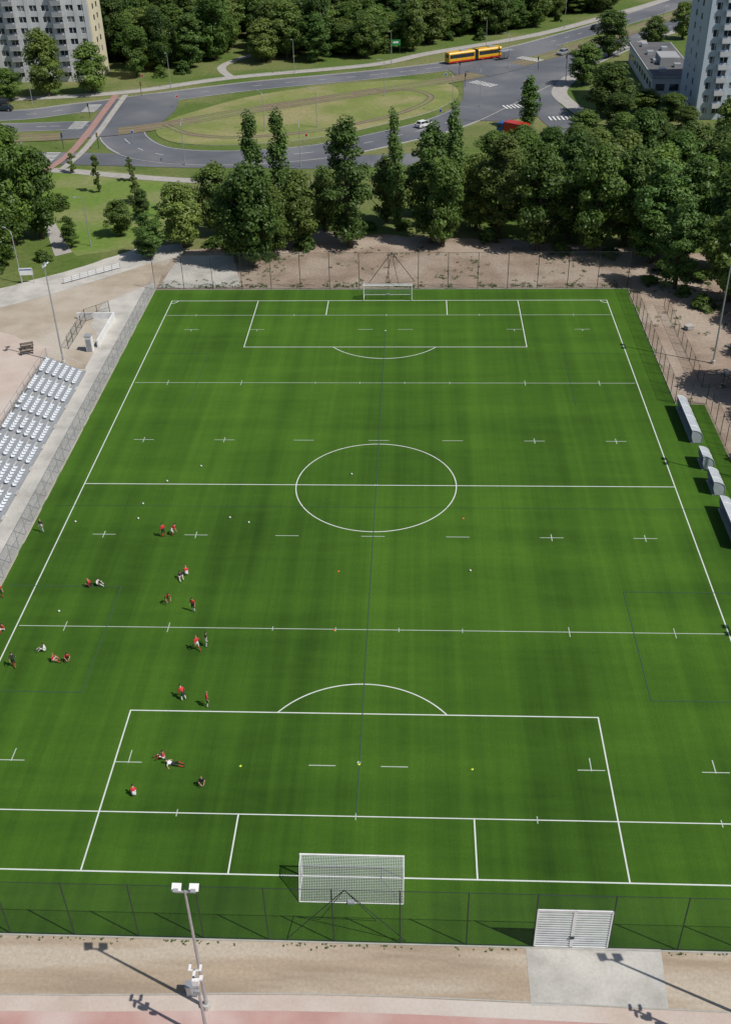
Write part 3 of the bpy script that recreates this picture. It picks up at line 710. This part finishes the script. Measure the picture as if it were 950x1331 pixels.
TR="""-23 67 17.4 8.6 b|-25 84 20.4 4.2 p|-19 84 20.7 4.2 p|-16 76 12.8 6.7 b|-7 76 21.4 8 t|-12 84 11.7 5.6 b|1 84 20.5 3.0 p|-1 88 12.4 5.6 b|7 78 20.1 6.7 t|11 84 22.6 3.4 p|9 76 15 6.7 b|15 84 13.4 6.2 b|19 80 17.7 7.4 t|30 153 11.4 4.4 p|25 74 17.4 7.8 b|31 79 18.4 7.3 t|41 139 7 6.7 b|34 72 18.4 7.7 b|40 76 16.7 7.9 b|43 68 17.5 7.6 t|48 109 14.7 7.5 b|50 72 16.5 7.7 b|53 64 17 8.7 b|45 57 15 6 t|59 83 17 8 b|20 110 10.4 7.6 b|25 105 11.7 7.5 b|-67 77 20.5 10 b|-63 81 16.2 7 b|-72 85 16.5 8.6 b|-36 76 11.6 7.5 b|-31 82 13 6.3 b|-41 71 8.1 4.7 t|-49 82 6.7 4.2 b|-47 91 5.9 3.2 t|-56 76 5.8 2.8 t|-68 120 4.2 2 y|-59 107 7.5 2.1 y|-54 114 5 1.9 y|-82 191 12.5 8.5 b|-93 188 16 9.5 b|-102 184 8 6.2 b|50 162 12 10.9 b|60 228 12.5 9.6 b|48 194 10.3 8 b|75 242 8.5 6.9 b|86 253 10.7 7 b|59 165 5.4 7.3 b|64 158 6 6.3 b|70 130 11.6 6.5 b|-26 69 13 6 b|-20 72 12 6 b|14 92 11 7 b|22 90 13 7 b|30 92 13.5 8 b|38 88 14 8 b|46 84 15 8 b|36 100 12 7.5 b|43 98 13 8 b|52 95 14 8 b|60 98 13 8 b|68 92 15 9 b|58 110 12 8 b|66 112 11 8 b|40 112 10 7.5 b|32 118 9 7 b|26 122 8.5 6.5 b|54 122 9 7 b|74 105 14 8 b|66 70 17 9 b|60 62 15 8 b|72 80 15 9 b|13 100 9 6 b|5 92 10 6 b|-9 92 9 5 b|-66 68 12 7 b|-76 78 17 9 b|-74 70 15 9 b|57 142 6 5 b|49 136 7 6 b|38 128 7 6 b|50 150 8 7 b|66 150 5 5 b|-43 96 5 2.2 y|-50 100 5.5 2.2 y|52 52 15 8 b|56 48 13 7 b|52 21 15 9 b|54 12 14 8 b|60 40 15 9 b|59 31 14 8 b|52 2 13 8 b|53 -10 13 8 b"""
for s in TR.split("|"):
    x,y,h,w,k=s.split(); tree(float(x),float(y),float(h),float(w),k)
for x,y in [(-20,70),(-15,74),(-28,74),(2,84),(-4,85),(8,85),(18,78),(28,73),(36,70),(44,64),(50,60),(48,50),(52,34),(56,45),(-60,69),(-67,66),(-64,98),(-38,84),(-33,88),(60,30),(54,26),(-30,76),(45,55),(42,60)]:
    tree(x+random.uniform(-1,1),y+random.uniform(-1,1),random.uniform(1.2,2.6),random.uniform(2.2,4.2),'s')
def wooded(name,items):
    c=bpy.data.collections.new(name+"_trees")
    for a in items: tree(*a,col=c,name="park_tree")
    e=bpy.data.objects.new(name,None); e.instance_type='COLLECTION'; e.instance_collection=c; COL.objects.link(e)
edge=[(-260,200),(-160,200),(-110,194),(-84,198),(-72,203),(-52,222),(-9,228),(9,243),(44,271),(71,306),(120,374),(200,465)]
def edgey(x):
    for (a,b_),(c,d) in zip(edge,edge[1:]):
        if a<=x<=c: return b_+(d-b_)*(x-a)/(c-a)
    return 500
items=[]
for gx in np.arange(-200,150,7):
    for gy_ in np.arange(195,420,7):
        x=gx+random.uniform(-2.6,2.6); y=gy_+random.uniform(-2.6,2.6); e=edgey(x)
        if y<e: continue
        if -153<x<-79 and 198<y<222: continue
        if abs(x+49)<4 and 205<y<262: continue
        if y<e+9 and random.random()<.4: 
            if random.random()<.6: items.append((x,y,random.uniform(1.5,3.5),random.uniform(2.5,5),'s'))
            continue
        if noise.noise(Vector((x*.03,y*.03,1)))>.34: continue
        items.append((x,y,random.uniform(11,19) if x<-20 else random.uniform(8,15),random.uniform(6.5,11),'b' if random.random()<.85 else 't'))
wooded("park_woodland",items)
items=[]
for _ in range(150): items.append((random.uniform(-200,-80),random.uniform(20,118),random.uniform(9,17),random.uniform(7,11),'b'))
for _ in range(150): items.append((random.uniform(80,180),random.uniform(-60,150),random.uniform(9,17),random.uniform(7,11),'b'))
for _ in range(60): items.append((random.uniform(105,220),random.uniform(150,280),random.uniform(9,16),random.uniform(7,10),'b'))
wooded("surrounding_woodland",items)

# ------------------------------------------------------------------ people
mt['skin']=plain("skin",(.50,.30,.21),.6)
for n,c in (('shirt_red',(.55,.03,.035)),('shirt_white',(.72,.72,.72)),('shirt_black',(.025,.025,.03)),('shorts_black',(.02,.02,.022)),('shorts_white',(.68,.68,.68)),('sock_white',(.7,.7,.7)),('sock_red',(.45,.03,.03)),('hair_dark',(.03,.02,.015)),('hair_fair',(.25,.16,.07)),('shoe',(.05,.05,.05)),('lips',(.4,.14,.11))): mt[n]=plain(n,c,.8)
def person(loc,rz,pose,shirt,shorts,sock,hair):
    J={}
    def put(k,p,r): J[k]=(Vector(p),r)
    lean=0
    if pose=='stand': hip=.93; kn=[(-.11,.04,.5),(.12,.0,.5)]; an=[(-.13,0,.09),(.17,-.05,.09)]; hands=[(-.27,.12,.86),(.29,.10,.88)]; el=[(-.27,-.02,1.13),(.29,-.02,1.13)]; lean=.03
    elif pose=='walk': hip=.91; kn=[(-.10,.22,.52),(.11,-.02,.5)]; an=[(-.10,.30,.1),(.12,-.36,.14)]; hands=[(-.24,-.14,.9),(.26,.28,1.0)]; el=[(-.27,-.14,1.15),(.27,.05,1.13)]; lean=.08
    elif pose=='bend': hip=.80; kn=[(-.15,.16,.46),(.16,.18,.46)]; an=[(-.17,0,.09),(.18,.02,.09)]; hands=[(-.2,.52,.55),(.2,.55,.52)]; el=[(-.28,.38,.78),(.28,.38,.78)]; lean=.36
    elif pose=='crouch': hip=.34; kn=[(-.16,.40,.52),(.17,.40,.50)]; an=[(-.14,.14,.09),(.15,.16,.09)]; hands=[(-.12,.5,.40),(.12,.52,.42)]; el=[(-.27,.25,.55),(.27,.25,.55)]; lean=.22
    elif pose=='sit': hip=.13; kn=[(-.17,.38,.48),(.2,.46,.36)]; an=[(-.14,.66,.10),(.2,.84,.10)]; hands=[(-.16,.40,.40),(.16,.42,.36)]; el=[(-.28,.14,.42),(.28,.14,.40)]; lean=.06
    elif pose=='lie': hip=.13; kn=[(-.14,.42,.30),(.14,.5,.13)]; an=[(-.12,.82,.1),(.18,.92,.1)]; hands=[(-.42,-.35,.06),(.42,-.32,.06)]; el=[(-.32,-.48,.14),(.32,-.46,.14)]; lean=0
    if pose=='lie': ch=[(0,-.18,.15),(0,-.40,.24)]; nk=(0,-.52,.32); hd=[(0,-.60,.40),(0,-.68,.50)]
    else:
        ch=[(0,lean*.45,hip+.2*(1 if lean<.3 else .8)),(0,lean,hip+.46-lean*.35)]; nk=(0,lean*1.22,hip+.58-lean*.4); hd=[(0,lean*1.35+.02,hip+.67-lean*.42),(0,lean*1.45+.03,hip+.79-lean*.42)]
    put('pelvis',(0,0,hip),.13); put('waist',ch[0],.115); put('chest',ch[1],.14); put('neck',nk,.055); put('h0',hd[0],.085); put('h1',hd[1],.075)
    E=[('pelvis','waist'),('waist','chest'),('chest','neck'),('neck','h0'),('h0','h1')]
    zone={('pelvis','waist'):1,('waist','chest'):0,('chest','neck'):0,('neck','h0'):3,('h0','h1'):3}
    dn=(Vector(nk)-Vector(ch[1])).normalized()
    for i,s in enumerate((-1,1)):
        sh=Vector(ch[1])+Vector((s*.19,0,0))+dn*.02
        put(f'sh{i}',sh,.062); put(f'el{i}',el[i],.043); put(f'wr{i}',hands[i],.028)
        put(f'hp{i}',(s*.10,0.01,hip-.05 if hip>.2 else hip-.0),.095); put(f'kn{i}',kn[i],.058); put(f'an{i}',an[i],.038)
        a=Vector(an[i]); fd=Vector((0,1,0)) if pose not in('lie','sit') else Vector((0,.75,.45))
        put(f'to{i}',a+fd*.19-Vector((0,0,.05 if pose not in('lie','sit') else 0)),.034)
        E+=[('chest',f'sh{i}'),(f'sh{i}',f'el{i}'),(f'el{i}',f'wr{i}'),('pelvis',f'hp{i}'),(f'hp{i}',f'kn{i}'),(f'kn{i}',f'an{i}'),(f'an{i}',f'to{i}')]
        zone.update({('chest',f'sh{i}'):0,(f'sh{i}',f'el{i}'):0,(f'el{i}',f'wr{i}'):3,('pelvis',f'hp{i}'):1,(f'hp{i}',f'kn{i}'):1,(f'kn{i}',f'an{i}'):2,(f'an{i}',f'to{i}'):5})
        w=Vector(hands[i]); d=(w-Vector(el[i])).normalized(); side=d.cross(Vector((0,0,1)) if abs(d.z)<.8 else Vector((0,1,0))).normalized()
        pm=w+d*.06; put(f'pm{i}',pm,.030); E.append((f'wr{i}',f'pm{i}')); zone[(f'wr{i}',f'pm{i}')]=3
        cur=d.cross(side)
        for f in range(4):
            o=side*(f-1.5)*.020; l=(.07,.08,.075,.06)[f]
            put(f'f{i}{f}a',pm+o+d*.03,.009); put(f'f{i}{f}b',pm+o*1.1+d*(.03+l*.55)+cur*.008,.008); put(f'f{i}{f}c',pm+o*1.1+d*(.03+l*.9)+cur*.03,.007)
            for e in ((f'pm{i}',f'f{i}{f}a'),(f'f{i}{f}a',f'f{i}{f}b'),(f'f{i}{f}b',f'f{i}{f}c')): E.append(e); zone[e]=3
        put(f't{i}a',w+d*.035+side*.04,.010); put(f't{i}b',w+d*.075+side*.06,.009)
        for e in ((f'wr{i}',f't{i}a'),(f't{i}a',f't{i}b')): E.append(e); zone[e]=3
    ks=list(J); me=bpy.data.meshes.new("p"); me.from_pydata([J[k][0] for k in ks],[(ks.index(a),ks.index(c)) for a,c in E],[])
    ob=bpy.data.objects.new("tmp",me); COL.objects.link(ob)
    ob.modifiers.new("s",'SKIN'); sm=ob.modifiers.new("u",'SUBSURF'); sm.levels=1; sm.render_levels=1
    sv=me.skin_vertices[0].data
    for i,k in enumerate(ks): sv[i].radius=(J[k][1],J[k][1]); sv[i].use_root=(k=='pelvis')
    sv[ks.index('chest')].radius=(.16,.12) ; 
    dg=bpy.context.evaluated_depsgraph_get(); ev=ob.evaluated_get(dg); em=ev.to_mesh()
    V=[v.co.copy() for v in em.vertices]; F=[tuple(p.vertices) for p in em.polygons]; ev.to_mesh_clear()
    bpy.data.objects.remove(ob)
    b=B(); names=[shirt,shorts,sock,'skin',hair,'shoe']
    for n_ in names: b.mi(n_)
    segs=[(J[a][0],J[c][0],zone[(a,c)]) for a,c in E]
    b.v=[tuple(v) for v in V]
    for f in F:
        c=sum((V[i] for i in f),Vector())/len(f); best=9;z=0
        for a,d,zn in segs:
            ab=d-a; t=max(0,min(1,(c-a).dot(ab)/ab.length_squared)); q=(c-a-ab*t).length
            if q<best: best=q;z=zn
        b.f.append(f); b.m.append(b.mi(names[z]))
    h0,h1=J['h0'][0],J['h1'][0]; up=(h1-h0).normalized(); cen=h0+up*.06; fw=Vector((0,1,0))-up*up.y; fw.normalize(); sd=fw.cross(up)
    b.ball(cen+up*.045-fw*.018,.098,hair,10,(.95,1.02,.98),-.25)
    for s in (-1,1):
        b.ball(cen+fw*.083+sd*s*.032,.012,'hair_dark',6); b.ball(cen+sd*s*.092,.022,'skin',6,(.5,1,1.3))
    b.ball(cen+fw*.097-up*.018,.016,'skin',6,(.8,1,1.3)); b.ball(cen+fw*.085-up*.05,.018,'lips',6,(1.2,.4,.4))
    b.obj("football_player",(loc[0],loc[1],.03),rz,True)
PP=[(-35.8,-9.7,'stand','shirt_black','shorts_white','sock_white'),(-22.4,-10.4,'stand','shirt_red','shorts_black','sock_red'),(-21.6,-10.1,'bend','shirt_red','shorts_white','sock_red'),
(-28,-19,'crouch','shirt_red','shorts_black','sock_red'),(-27.5,-18.8,'sit','shirt_white','shorts_black','sock_white'),(-19.3,-17.4,'sit','shirt_black','shorts_white','sock_white'),(-18.7,-17.1,'crouch','shirt_red','shorts_white','sock_white'),
(-19.9,-21.4,'bend','shirt_red','shorts_black','sock_red'),(-17,-22.7,'stand','shirt_red','shorts_black','sock_white'),(-15.6,-28.3,'walk','shirt_red','shorts_white','sock_red'),(-14.9,-27.7,'stand','shirt_black','shorts_white','sock_white'),
(-29.9,-28.6,'sit','shirt_white','shorts_white','sock_white'),(-28.8,-30,'sit','shirt_red','shorts_white','sock_red'),(-27.5,-29.8,'crouch','shirt_red','shorts_black','sock_red'),(-32.1,-30.9,'walk','shirt_black','shorts_black','sock_red'),
(-36.6,-21,'stand','shirt_red','shorts_black','sock_red'),(-34.8,-25.8,'sit','shirt_red','shorts_white','sock_red'),(-15.7,-34.8,'bend','shirt_red','shorts_black','sock_white'),(-13.5,-35.5,'stand','shirt_red','shorts_black','sock_white'),
(-16.1,-41.5,'sit','shirt_red','shorts_white','sock_red'),(-15.2,-42.2,'lie','shirt_white','shorts_black','sock_red'),(-12.6,-44.1,'crouch','shirt_black','shorts_black','sock_red'),(-17.7,-45.6,'crouch','shirt_red','shorts_white','sock_red')]
for i,(x,y,p,a,c,d) in enumerate(PP):
    person((x,y),[2.8,.6,-1.2,1.8,-1.7,3.6,.3,-2.4][i%8],p,a,c,d,'hair_dark' if i%3 else 'hair_fair')

mt['orange']=plain('orange_plastic',(.8,.15,.02),.5); mt['lime']=plain('lime_plastic',(.6,.75,.05),.5)
def football(x,y):
    b=B(); b.ball((0,0,.11),.11,'white',12)
    for k in range(8):
        d=Vector((math.cos(k*2.4)*math.sin(.5+k*.3),math.sin(k*2.4)*math.sin(.5+k*.3),math.cos(.5+k*.3))); b.ball(Vector((0,0,.11))+d*.088,.032,'black',6)
    b.obj("football",(x,y,.03),0,True)
def cone(x,y,k):
    b=B(); n=12; prof=[(.12,0),(.115,.015),(.045,.07),(.04,.07),(.095,.012)]
    vs=[(r*math.cos(2*math.pi*j/n),r*math.sin(2*math.pi*j/n),z+.005) for r,z in prof for j in range(n)]
    b.add(vs,[(i*n+j,i*n+(j+1)%n,(i+1)*n+(j+1)%n,(i+1)*n+j) for i in range(4) for j in range(n)],k); b.obj("training_cone",(x,y,.03))
for x,y in [(-20.8,3.8),(-24.2,.5),(-32.7,-7.8),(-25.9,-7.1),(-26,-4.2),(-15.8,-6.8),(-30.2,-23),(-2.9,2.2),(10.1,-15.9),(-13.6,-7.7)]: football(x,y)
for x,y,k in [(-9.7,-42.2,'lime'),(0,-41.8,'lime'),(9.2,-42.1,'lime'),(9.7,-6.5,'orange'),(-3.3,-16.1,'orange'),(-3.1,-25.2,'orange')]: cone(x,y,k)

# ------------------------------------------------------------------ light, sky, camera
el=math.radians(53); d=Vector((.90,-.43,0)).normalized(); sunv=Vector((d.x*math.cos(el),d.y*math.cos(el),math.sin(el)))
w=bpy.data.worlds.new("World"); scn.world=w; w.use_nodes=True; nt=w.node_tree
sk=nt.nodes.new("ShaderNodeTexSky"); sk.sky_type='NISHITA'; sk.sun_disc=False; sk.sun_elevation=el; sk.sun_rotation=math.atan2(d.x,d.y)
bg=nt.nodes["Background"]; nt.links.new(sk.outputs[0],bg.inputs[0]); bg.inputs[1].default_value=.075
sl=bpy.data.lights.new("sun",'SUN'); sl.energy=4.3; sl.angle=math.radians(.53); sl.color=(1,.955,.89)
so=bpy.data.objects.new("sun",sl); COL.objects.link(so); so.rotation_euler=(-sunv).to_track_quat('-Z','Y').to_euler(); so.location=(60,-60,120)
scn.view_settings.view_transform='Standard'; scn.view_settings.look='None'; scn.view_settings.exposure=0
f,cx,cy,hh,pi,ya,ro=1369.228,4.32686,-100.86174,65.82214,.60283,-.05556,-.02452
F=Vector((math.sin(ya)*math.cos(pi),math.cos(ya)*math.cos(pi),-math.sin(pi))); R=Vector((math.cos(ya),-math.sin(ya),0)); U=R.cross(F)
R2=R*math.cos(ro)+U*math.sin(ro); U2=-R*math.sin(ro)+U*math.cos(ro)
cam=bpy.data.cameras.new("camera"); co=bpy.data.objects.new("camera",cam); COL.objects.link(co)
mm=Matrix((R2,U2,-F)).transposed().to_4x4(); mm.translation=Vector((cx,cy,hh)); co.matrix_world=mm
cam.sensor_fit='HORIZONTAL'; cam.sensor_width=36; cam.lens=f/950*36; cam.clip_start=.5; cam.clip_end=6000
scn.camera=co
print("done",len(bpy.data.objects))
